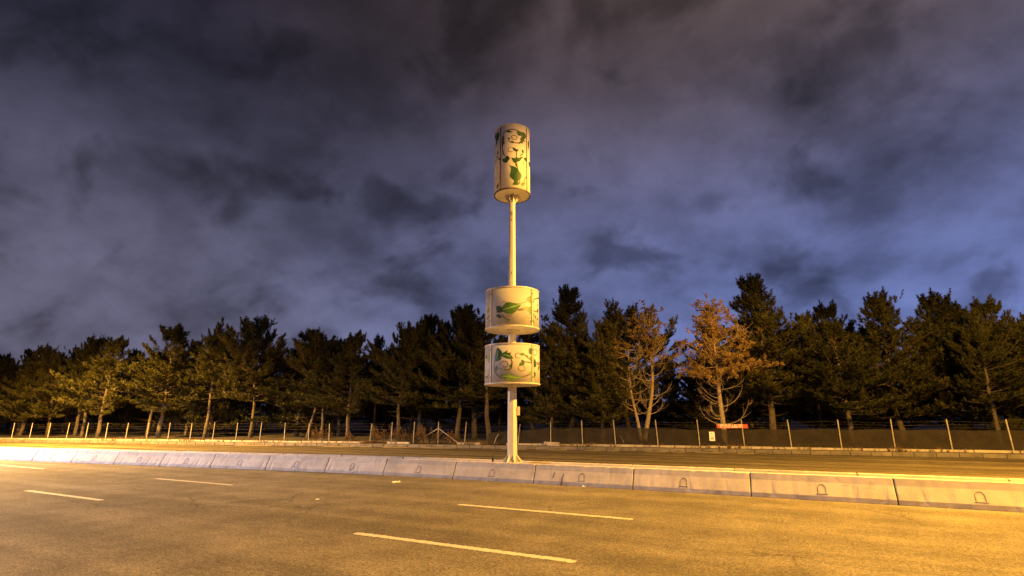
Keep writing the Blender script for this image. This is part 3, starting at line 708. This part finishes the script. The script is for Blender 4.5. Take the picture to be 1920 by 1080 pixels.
def pine(seed, H, bf, maxL, full=1., point=.75):
    rng = np.random.default_rng(seed); wood = MB(); shoots = []
    tp = [np.array((0., 0, -.3))]
    for i in range(1, 11): tp.append(np.array((tp[-1][0] + rng.normal() * .05, tp[-1][1] + rng.normal() * .05, H * i / 10.4)))
    r0 = .0145 * H
    wood.tube(tp, [r0 * 1.2] + [r0 * (1 - .93 * i / 10) for i in range(1, 11)], 9)
    def trunk(z):
        k = max(0, min(9, int(z / H * 10.4))); a, b = tp[k], tp[k + 1]; t = (z - a[2]) / (b[2] - a[2]); return a + (b - a) * t
    z = bf * H * .55; az = rng.random() * 6.28; ph = rng.random(8) * 6.28; asy = rng.uniform(.15, .38)
    while z < .965 * H:
        t = (z / H - bf) / (1 - bf)
        if t < 0:                                                    # dead stubs below the crown
            for _ in range(rng.integers(1, 3)):
                az += 2.4; L = rng.uniform(.5, 1.9); pts = curve_branch(trunk(z), az, rng.uniform(-.25, .1), L, rng.uniform(-.2, .6), 4, rng, .15)
                wood.tube(pts, [.022, .018, .012, .008, .004], 4)
            z += rng.uniform(.3, .6); continue
        nb = rng.integers(4, 7); az0 = rng.random() * 6.28
        for j in range(nb):
            if rng.random() < .17: continue
            a = az0 + 6.283 * j / nb + rng.normal() * .25
            L = maxL * ((1 - t) ** point) * (.62 + .38 * min(1, t / .22)) * rng.uniform(.6, 1.2) * (1 + asy * sin(a + ph[6] + z * .55)) * (1 + .16 * sin(z * 1.7 + ph[7])) + .28
            el = -.12 + .95 * t ** 1.2 + rng.normal() * .13
            pts = curve_branch(trunk(z + rng.normal() * .08), a, el, L, .25 + .5 * rng.random(), 5, rng)
            rb = .010 + .011 * L
            wood.tube(pts, [rb * (1 - .8 * i / 5) for i in range(6)], 4, cap=False)
            dens = full * rng.uniform(.40, 1.35)
            s = .26 if L > 1 else .1
            while s < 1.0:
                k = min(4, int(s * 5)); f = s * 5 - k; p = pts[k] * (1 - f) + pts[k + 1] * f; bd = pts[k + 1] - pts[k]; bd /= np.linalg.norm(bd)
                for sd in (-1, 1):
                    if rng.random() > dens: continue
                    tl = (.22 + .34 * (1 - s) * L) * rng.uniform(.6, 1.2)
                    td = rotz(bd, sd * rng.uniform(.55, 1.15)); td[2] += rng.uniform(-.05, .35); td /= np.linalg.norm(td)
                    q = p + td * tl; wood.tube([p, q], [.008, .004], 3, cap=False)
                    m = 1 + int(tl / .30)
                    for u in range(m):
                        qq = p + td * tl * (u + .5) / m; sdv = td * .6 + np.array((0, 0, rng.uniform(.25, .9))) + rng.normal(size=3) * .18
                        shoots.append((*qq, *sdv, rng.uniform(.22, .46), rng.uniform(.15, .22)))
                s += .27 / max(L, .5)
            sdv = (pts[-1] - pts[-2]); sdv = sdv / np.linalg.norm(sdv) * .5 + np.array((0, 0, .75))
            shoots.append((*pts[-1], *sdv, rng.uniform(.38, .65), rng.uniform(.15, .2)))
        z += rng.uniform(.30, .50) * (1 - .25 * t)
    top = tp[-1]; shoots.append((*(top - np.array((0, 0, .5))), 0, 0, 1, 1.0, .17))
    for _ in range(6):
        a = rng.random() * 6.28; zt = rng.uniform(.2, .9); shoots.append((*(top - np.array((0, 0, zt))), .5 * cos(a), .5 * sin(a), 1, .5, .17))
    S = np.array(shoots); x, y, zz = S[:, 0], S[:, 1], S[:, 2]       # thin the crown in pockets, so that it hangs in clumps
    fld = np.sin(1.9 * x + ph[0]) * np.sin(1.7 * y + ph[1]) + np.sin(2.6 * zz + ph[2] + .8 * x) * .8 + np.sin(1.3 * y - 1.1 * x + 1.9 * zz + ph[3]) * .7
    S = S[(fld > -.75) | (rng.random(len(S)) < .22)]; shoots = S
    return wood.mesh('trunk', M['bark'], True), brush_mesh('crown', shoots, M['needle'], rng, 34, 1.0, .05)
KINDS = [pine(1, 11.0, .24, 3.0, 1.0, .62), pine(2, 11.0, .20, 3.3, .92, .55), pine(3, 11.5, .28, 2.6, 1.05, .7), pine(4, 12.0, .22, 2.9, 1.1, .85), pine(5, 10.5, .33, 2.7, .85, .5), pine(6, 10.0, .14, 3.2, .95, .7), pine(7, 10.0, .05, 3.3, .9, .6), pine(8, 9.5, .30, 3.5, .95, .36), pine(9, 12.0, .34, 2.6, .7, .6)]
KH = [11.0, 11.0, 11.5, 12.0, 10.5, 10.0, 10.0, 9.5, 12.0]
def gz(x, y):
    k = max(0, (y - Yk(x) - 1.8) / 158); return .24 + 9 * k ** 1.3
rnd = random.Random(5)
def place_pine(x, y, H, kind, rz, label, group, wide=1.):
    e = empty('pine_tree', (x, y, gz(x, y)), rz); s = H / KH[kind]; e.scale = (s * wide, s * wide, s); e.rotation_euler = (rnd.gauss(0, .025), rnd.gauss(0, .025), rz)
    t, c = KINDS[kind]; link('trunk', t, e); cr = link('crown', c, e); cr['kind'] = 'stuff'
    tag(e, label, 'tree', group); return e
FRONT = [
 (-43.37, 37.6, 9.1, 7, 'hazy dark pine at the left edge of the photo behind the fence'),
 (-39.07, 35.56, 7.4, 4, 'smaller pine at the left edge standing close behind the fence'),
 (-36.1, 35.7, 9.3, 0, 'pine with a pale slim trunk, first bright trunk from the left'),
 (-37.54, 40.6, 9.7, 2, 'pine filling the gap behind the bright-trunked pine on the left'),
 (-30.99, 36.7, 9.0, 7, 'yellowish-lit broad pine with a trunk visible above the fence, left'),
 (-31.54, 40.1, 11.5, 3, 'pointed pine taller than its neighbours left of the drums'),
 (-31.62, 43.4, 11.0, 5, 'dark pine between the pointed pine and the drums, set back'),
 (-26.59, 39.07, 11.2, 0, 'tall round-topped dark pine just left of the middle drum'),
 (-26.95, 42.4, 12.2, 3, 'tallest dark pine left of the middle drum, set back'),
 (-23.14, 38.75, 10.4, 8, 'pine with a thick bare trunk just left of the pole'),
 (-21.28, 43.1, 10.8, 2, 'dark pine hidden behind the drums and pole'),
 (-18.15, 40.3, 8.6, 5, 'low pine with a short trunk just right of the pole'),
 (-17.08, 41.82, 13.0, 3, 'tallest black pine with a pointed top right of the drums'),
 (-13.85, 39.9, 9.0, 5, 'green pine with lit low boughs left of the brown dead tree'),
 (-14.48, 44.6, 8.6, 1, 'dark pine between the tallest pine and the brown dead tree'),
 (-12.47, 42.6, 9.5, 7, 'round-topped green pine directly behind the brown twin-trunked tree'),
 (-6.9, 45.5, 7.0, 6, 'dark pine in the gap between the two brown dead trees'),
 (-2.2, 43.5, 12.3, 3, 'dark pine at the right edge behind the orange-brown dead tree'),
]
rnd = random.Random(5); spots = []; cntL = 0; cntR = 0
for x, y, H, k, lab in FRONT:
    place_pine(x, y, H, k, rnd.uniform(0, 6.28), lab, 'pines behind the fence', rnd.uniform(1.25, 1.5)); spots.append((x, y))
rowzero = []
def free(x, y, r): return all((x - a) ** 2 + (y - b) ** 2 > r * r for a, b in spots)
for row, (o0, o1, step, hmin, hmax) in enumerate([(4.2, 8.0, 4.0, 7.0, 11.6), (8.5, 12.5, 3.0, 8.8, 11.0), (14, 19, 4.6, 8.5, 10.6), (21, 28, 5.0, 8.0, 9.8)]):
    x = -150.
    while x < 27:
        xx = x + rnd.uniform(-1.2, 1.2); yy = Yk(xx) + rnd.uniform(o0, o1); x += step
        if not free(xx, yy, 2.7 if row else 3.8): continue
        if row == 0 and -46 < xx < -1: continue
        if row == 1 and -24 < xx < -1 and yy - Yk(xx) < 9.5: continue
        if row == 1 and -13 < xx < -1 and rnd.random() < .3: continue
        spots.append((xx, yy)); far = 'dark pine deep in the wood behind the front trees'
        if row == 0:
            far = 'front-row pine left of the hazy left-edge pine' if xx < -40 else 'front-row pine right of the orange-brown dead pine'
            rowzero.append((xx, None))
        hh = rnd.uniform(hmin, hmax); bear = degrees(atan2(xx, yy))                # lower trees in the two dips of the skyline
        if -15.0 < bear < -8.0: hh = min(hh, 6.4)
        if -21.5 < bear < -17.5: hh = min(hh, 8.6)
        tr = place_pine(xx, yy, hh, rnd.choice((0, 1, 2, 3, 4, 5, 7, 7, 8)) if row == 0 else rnd.choice((5, 6, 6, 1)), rnd.uniform(0, 6.28), far, ['pines along the fence further on', 'pines deep in the wood', 'pines deep in the wood', 'pines deep in the wood'][row], rnd.uniform(1.12, 1.5))
        if row == 0: rowzero[-1] = (xx, tr)

for k, (xx, tr) in enumerate(sorted([r for r in rowzero if r[0] < -40], key=lambda r: -r[0])): tr['label'] = ORD[k] + ' front-row pine beyond the hazy pine at the photo\'s left edge'
for k, (xx, tr) in enumerate(sorted([r for r in rowzero if r[0] >= -40], key=lambda r: r[0])): tr['label'] = ORD[k] + ' front-row pine to the right of the orange-brown dead pine'
RV = np.array((cos(YAW), sin(YAW), 0.)); FV = np.array((-sin(YAW), cos(YAW), 0.))
def dead_tree(name, loc, trunks, crown, bare, seed, label, L0, leaf):
    rng = np.random.default_rng(seed); wood = MB(); shoots = []; twigs = MB()
    for tr, r in trunks:
        pts = catmull([(a * RV + z * np.array((0, 0, 1.)) + d * FV) for a, d, z in tr], False, 3); n = len(pts)
        wood.tube(pts, [r * (1.15 - 1.05 * i / (n - 1)) for i in range(n)], 9)
        def at(z, pts=pts): 
            for i in range(len(pts) - 1):
                if pts[i + 1][2] >= z: f = (z - pts[i][2]) / (pts[i + 1][2] - pts[i][2] + 1e-9); return pts[i] * (1 - f) + pts[i + 1] * f
            return pts[-1]
        ztop = pts[-1][2]
        z = bare[0]; k = 0
        while z < min(bare[1], ztop - .3):                           # bare hooked limbs
            for _ in range(rng.integers(1, 3)):
                a = rng.random() * 6.28; L = rng.uniform(.45, 1.) * L0; c = at(z)
                bp = curve_branch(c, a, rng.uniform(-.35, .2), L, rng.uniform(.6, 2.0), 8, rng, .15)
                twigs.tube(bp, [.030 * (1 - .85 * i / 8) + .005 for i in range(9)], 5, cap=False)
                for q in range(rng.integers(3, 7)):
                    i = rng.integers(3, 8); d = bp[i] - bp[i - 1]; a2 = atan2(d[1], d[0]) + rng.choice((-1, 1)) * rng.uniform(.4, 1.1)
                    tb = curve_branch(bp[i], a2, rng.uniform(-.3, .5), rng.uniform(.3, .95), rng.uniform(.4, 1.6), 5, rng, .2)
                    twigs.tube(tb, [.013, .011, .009, .007, .005, .003], 4, cap=False)
            z += rng.uniform(.16, .34)
        z = crown[0]
        while z < ztop:
            t = max(0, (z - crown[0]) / (crown[1] - crown[0]))
            for _ in range(rng.integers(3, 6)):
                a = rng.random() * 6.28; L = (crown[2] * (1 - t) ** .7 + .35) * rng.uniform(.55, 1.15)
                bp = curve_branch(at(z), a, -.15 + .8 * t + rng.normal() * .2, L, rng.uniform(.0, .8), 5, rng, .15)
                twigs.tube(bp, [.028 * (1 - .85 * i / 5) + .004 for i in range(6)], 4, cap=False)
                s = .25
                while s < 1.02:
                    kk = min(4, int(s * 5)); f = s * 5 - kk; p = bp[kk] * (1 - f) + bp[kk + 1] * f
                    for _q in range(2):
                        if rng.random() > crown[3]: continue
                        td = rng.normal(size=3); td[2] = td[2] * .5 + .15; td /= np.linalg.norm(td); tl = rng.uniform(.2, .6); q = p + td * tl
                        twigs.tube([p, q], [.008, .004], 3, cap=False)
                        for u in (.4, .8, 1.0):
                            sdv = td * .6 + rng.normal(size=3) * .3 + np.array((0, 0, -.05)); shoots.append((*(p + td * tl * u), *sdv, rng.uniform(.15, .34), rng.uniform(.12, .2)))
                    s += .30 / L
            z += rng.uniform(.22, .42)
    e = empty(name, loc); tag(e, label, 'tree')
    wood.build('trunk', M['bark_dead'], e, True); twigs.build('branches', M['bark_dead'], e, True)
    cr = link('crown', brush_mesh('crown', shoots, leaf, rng, 22, 1.2, .042), e); cr['kind'] = 'stuff'
    return e
dead_tree('dead_pine', (-10.63, 39.63, .25),
          [([(0, 0, -.3), (.12, 0, .4), (.5, .1, 1.9), (.95, .2, 3.9), (1.05, .2, 5.6), (.95, .3, 7.6), (.85, .3, 10.3)], .19),
           ([(0, 0, -.3), (-.12, .1, .5), (-.28, .3, 1.9), (-.55, .5, 3.7), (-.62, .6, 5.5), (-.55, .6, 7.2)], .15)],
          (6.6, 10.3, 2.2, .36), (2.2, 9.0), 31, 'brown dying pine with twin trunks forking at the ground and bare hooked branches', 2.3, M['needle_brown'])
dead_tree('dead_pine', (-5.15, 40.4, .25),
          [([(0, 0, -.3), (.02, 0, 1.5), (-.05, 0, 3.4), (.0, 0, 5.4), (-.1, 0, 7.6), (-.15, 0, 9.8)], .19)],
          (4.8, 9.9, 3.7, .66), (1.5, 6.5), 32, 'orange-brown dead pine at the right edge, bare below and bushy above', 3.3, M['needle_dry'])

# ------------------------------------------------------------------ dry shrubs along the fence
def shrub_mesh(seed, H, W, n, leaves=True):
    rng = np.random.default_rng(seed); st = MB(); sh = []
    for i in range(n):
        a = rng.random() * 6.28; r = W * .35 * rng.random() ** .5; p = np.array((r * cos(a), r * sin(a) * .7, 0))
        pts = curve_branch(p, a + rng.normal() * .5, rng.uniform(.7, 1.45), H * rng.uniform(.5, 1.1), rng.uniform(-.6, .2), 5, rng, .2)
        st.tube(pts, [.012, .010, .008, .006, .005, .003], 3, cap=False)
        if leaves:
            for k in range(2, 6): sh.append((*pts[k], *(pts[k] - pts[k - 1] + rng.normal(size=3) * .05), rng.uniform(.15, .3), rng.uniform(.08, .15)))
    return st.mesh('stems', M['bark_dead']), (brush_mesh('foliage', sh, M['dry_leaf'], rng, 12, 1.3, .05) if leaves else None)
SH = [shrub_mesh(1, 1.15, 1.6, 26), shrub_mesh(2, .85, 1.3, 22), shrub_mesh(3, 1.0, .9, 26, False)]
for x, off, k, s, lab in [(-36.9, 2.6, 0, 1.0, 'rusty brown dry shrub at the left edge behind the fence'), (-34.2, 2.7, 1, .8, 'small dry shrub between the first two fence posts on the left'),
    (-30.7, 2.5, 0, 1.1, 'reddish dry shrub leaning on the tilted fence post'), (-28.6, 2.7, 1, 1.0, 'dry shrub between two upright posts left of the braced post'), (-27.0, 2.5, 0, 1.15, 'dense dry shrub just left of the braced fence post'),
    (-24.9, 2.4, 1, .9, 'low dry shrub under the brace of the braced fence post'), (-11.4, 2.3, 2, 1.0, 'tuft of bare upright stems left of the twin dead trunks'), (-10.0, 2.6, 1, .6, 'low dry shrub right of the twin dead trunks'),
    (-14.2, 2.9, 1, .6, 'low dry shrub behind the netted fence right of the loose block')]:
    e = empty('dry_shrub', (x, Yk(x) + off, .24), x * 1.3); e.scale = (s, s, s); tag(e, lab, 'shrub', 'dry shrubs along the fence')
    link('stems', SH[k][0], e)
    if SH[k][1]: f = link('foliage', SH[k][1], e); f['kind'] = 'stuff'

# dry grass growing along the low wall
rng = np.random.default_rng(77); sh = []
for _ in range(1500):
    x = rng.uniform(-62, 12) ; x += 1.5 * sin(x * .7); off = 1.70 + abs(rng.normal()) * .5 if rng.random() < .8 else rng.uniform(.5, 1.5)
    sh.append((x, Yk(x) + off, .22, rng.normal() * .15, rng.normal() * .15, 1, .02, rng.uniform(.10, .34)))
o = link('dry_grass', brush_mesh('dry_grass', sh, M['dry_leaf'], rng, 9, .55, .022)); tag(o, 'dry grass growing along the low wall under the fence', 'grass', None, 'stuff')

# ------------------------------------------------------------------ fence
FO = 1.92
def fy(x): return Yk(x) + FO
fl = empty('wire_fence', (0, 0, 0)); tag(fl, 'wire fence on crooked pale posts left of the pole, one post braced', 'fence')
fr = empty('netted_fence', (0, 0, 0)); tag(fr, 'fence with pale posts and a dark brown net right of the pole', 'fence')
def post(par, x, z0, dx, z1, r=.036):
    b = MB(); b.tube([(x, fy(x), z0 - .25), (x + dx * .5, fy(x), (z0 + z1) / 2), (x + dx, fy(x), z1)], [r, r, r * .95], 6); b.build('post', M['steel'], par)
PL = [(-37.58, .37, -.1, 1.78), (-35.6, .39, -.09, 1.78), (-31.77, .34, .14, 1.78), (-29.83, .4, .03, 1.87), (-27.86, .29, .05, 1.91), (-25.74, .42, 0, 1.9), (-23.51, .38, .14, 1.9), (-21.14, .4, .42, .99), (-19.23, .3, .21, 1.74)]
PR = [(-16.7, .40, .02, 1.86), (-14.34, .4, -.03, 2.0), (-11.99, .4, -.09, 2.03), (-9.1, .4, -.09, 2.02), (-6.42, .4, -.05, 2.02), (-3.7, .4, -.04, 2.02), (-1.0, .4, -.05, 2.0), (1.7, .4, 0, 2.0), (4.4, .4, .02, 2.02), (7.1, .4, 0, 2.0), (9.8, .4, -.04, 2.0), (12.5, .4, 0, 2.0)]
x = -40.0
while x > -74: PL.insert(0, (x, .38, rnd.uniform(-.08, .08), 1.85)); x -= 2.5
for p in PL: post(fl, *p, r=.032)
for p in PR: post(fr, *p)
for x0, z0, x1, z1 in ((-25.74, 1.42, -24.06, .34), (-25.74, 1.40, -26.9, .75)):
    MB().tube([(x0, fy(x0) - .03, z0), (x1, fy(x1) - .03, z1)], .032, 6).build('brace', M['steel'], fl)
def wires(par, xa, xb, zs, seed, r=.004):
    rg = random.Random(seed)
    for z in zs:
        pts = []; x = xa
        while x <= xb: pts.append((x, fy(x) + .035, z + .03 * sin(x * 1.1 + z * 7) + rg.uniform(-.02, .02))); x += .8
        MB().tube(pts, r, 4).build('wire', M['wire'], par)
wires(fl, -73, -19.2, (.55, .95, 1.30, 1.52, 1.74), 1); wires(fr, -19.0, 12.4, (1.50, 1.68, 1.86), 2)
vs = []; fs = []; n = 0; rg = random.Random(4)
for x in np.arange(-21.6, 12.6, .3):
    ztop = float(np.interp(x, [-21.6, -18.7, -16.7, -13, -9.2, -6.7, 0, 12], [1.10, 1.31, 1.43, 1.46, 1.47, 1.37, 1.42, 1.4])) + .02 * sin(x * 2.1) + rg.uniform(-.008, .008)
    for k in range(5): vs.append((x, fy(x) + .06 + .02 * sin(x * 3 + k), .26 + (ztop - .26) * k / 4))
    n += 1
for i in range(n - 1):
    for k in range(4): fs.append((i * 5 + k, (i + 1) * 5 + k, (i + 1) * 5 + k + 1, i * 5 + k + 1))
MB().add(vs, fs).build('screen_net', M['net'], fr)

# red banner and white notice hung on the fence at the right
sl = slope(Yk, -5)
def local(parent, name, x0, x1, z0, z1, mat, y=-.009, t=.003, skew=0.):
    b = MB(); b.add([(x0, y, z0), (x1, y, z0), (x1 + skew, y, z1), (x0 + skew, y, z1), (x0, y + t, z0), (x1, y + t, z0), (x1 + skew, y + t, z1), (x0 + skew, y + t, z1)],
                    [(0, 1, 2, 3), (7, 6, 5, 4), (0, 4, 5, 1), (1, 5, 6, 2), (2, 6, 7, 3), (3, 7, 4, 0)]); return b.build(name, mat, parent)
bn = empty('red_banner', (-5.28, fy(-5.28) - .07, 1.60), sl); tag(bn, 'red banner with two lines of white lettering hung on the fence, right edge', 'banner')
b = MB(); vs = []; fs = []
for i in range(13):
    x = 1.9 * i / 12; w = .012 * sin(i * 1.3); vs += [(x + .04, w, -.135 - .012 * sin(i * .5)), (x, w, .135 - .015 * sin(i * .26)), (x + .04, w + .006, -.135 - .012 * sin(i * .5)), (x, w + .006, .135 - .015 * sin(i * .26))]
for i in range(12): a = 4 * i; fs += [(a, a + 4, a + 5, a + 1), (a + 2, a + 3, a + 7, a + 6), (a, a + 2, a + 6, a + 4), (a + 1, a + 5, a + 7, a + 3)]
b.add(vs, fs).build('cloth', M['red'], bn)
rg = random.Random(8)
for z, x0, h_ in ((.035, .12, .075), (-.085, .22, .075)):
    x = x0
    while x < 1.6:
        w = rg.uniform(.035, .06); local(bn, 'lettering', x, x + w, z - .0, z + h_, M['white'], -.020); x += w + rg.choice((.015, .015, .018, .06))
nb = empty('notice_board', (-5.6, fy(-5.6) - .06, .95), sl); tag(nb, 'small white notice with dark lines of print fixed to the netted fence', 'notice')
local(nb, 'panel', -.17, .17, -.29, .29, M['white'], -.006, .012)
MB().lathe([(0, 0), (.035, 0), (.035, .003), (0, .003)], 12, closed=False).build('emblem', M['ink'], nb, loc=(0, -.0075, .17), rot=(radians(90), 0, 0))
for z, w in ((.02, .05), (-.08, .10), (-.115, .11), (-.15, .09), (-.185, .105)): local(nb, 'print_line', -w, w, z - .011, z + .011, M['ink'], -.0095)

# ------------------------------------------------------------------ litter on the road
def scrap(x, y, s, seed, name, lab, mat):
    rg = random.Random(seed); vs = []; fs = []; n = 6
    for i in range(n):
        for j in range(n): vs.append(((i / (n - 1) - .5) * s * 1.5 + rg.uniform(-.1, .1) * s, (j / (n - 1) - .5) * s + rg.uniform(-.1, .1) * s, .006 + abs(rg.gauss(0, .22)) * s))
    for i in range(n - 1):
        for j in range(n - 1): a = i * n + j; fs.append((a, a + n, a + n + 1, a + 1))
    o = MB().add(vs, fs).build(name, mat, None, loc=(x, y, .002), rot=(0, 0, rg.uniform(0, 3))); so = o.modifiers.new('thick', 'SOLIDIFY'); so.thickness = .002
    tag(o, lab, 'litter')
scrap(-11.23, 13.23, .16, 1, 'paper_scrap', 'crumpled white paper scrap on the asphalt near the left barriers', M['paper'])
scrap(-5.79, 14.95, .07, 2, 'paper_scrap', 'tiny white scrap at the foot of the cracked barrier segment', M['paper'])
scrap(-10.39, 9.48, .06, 3, 'paper_scrap', 'tiny pale scrap lying alone on the asphalt at the left edge', M['paper'])
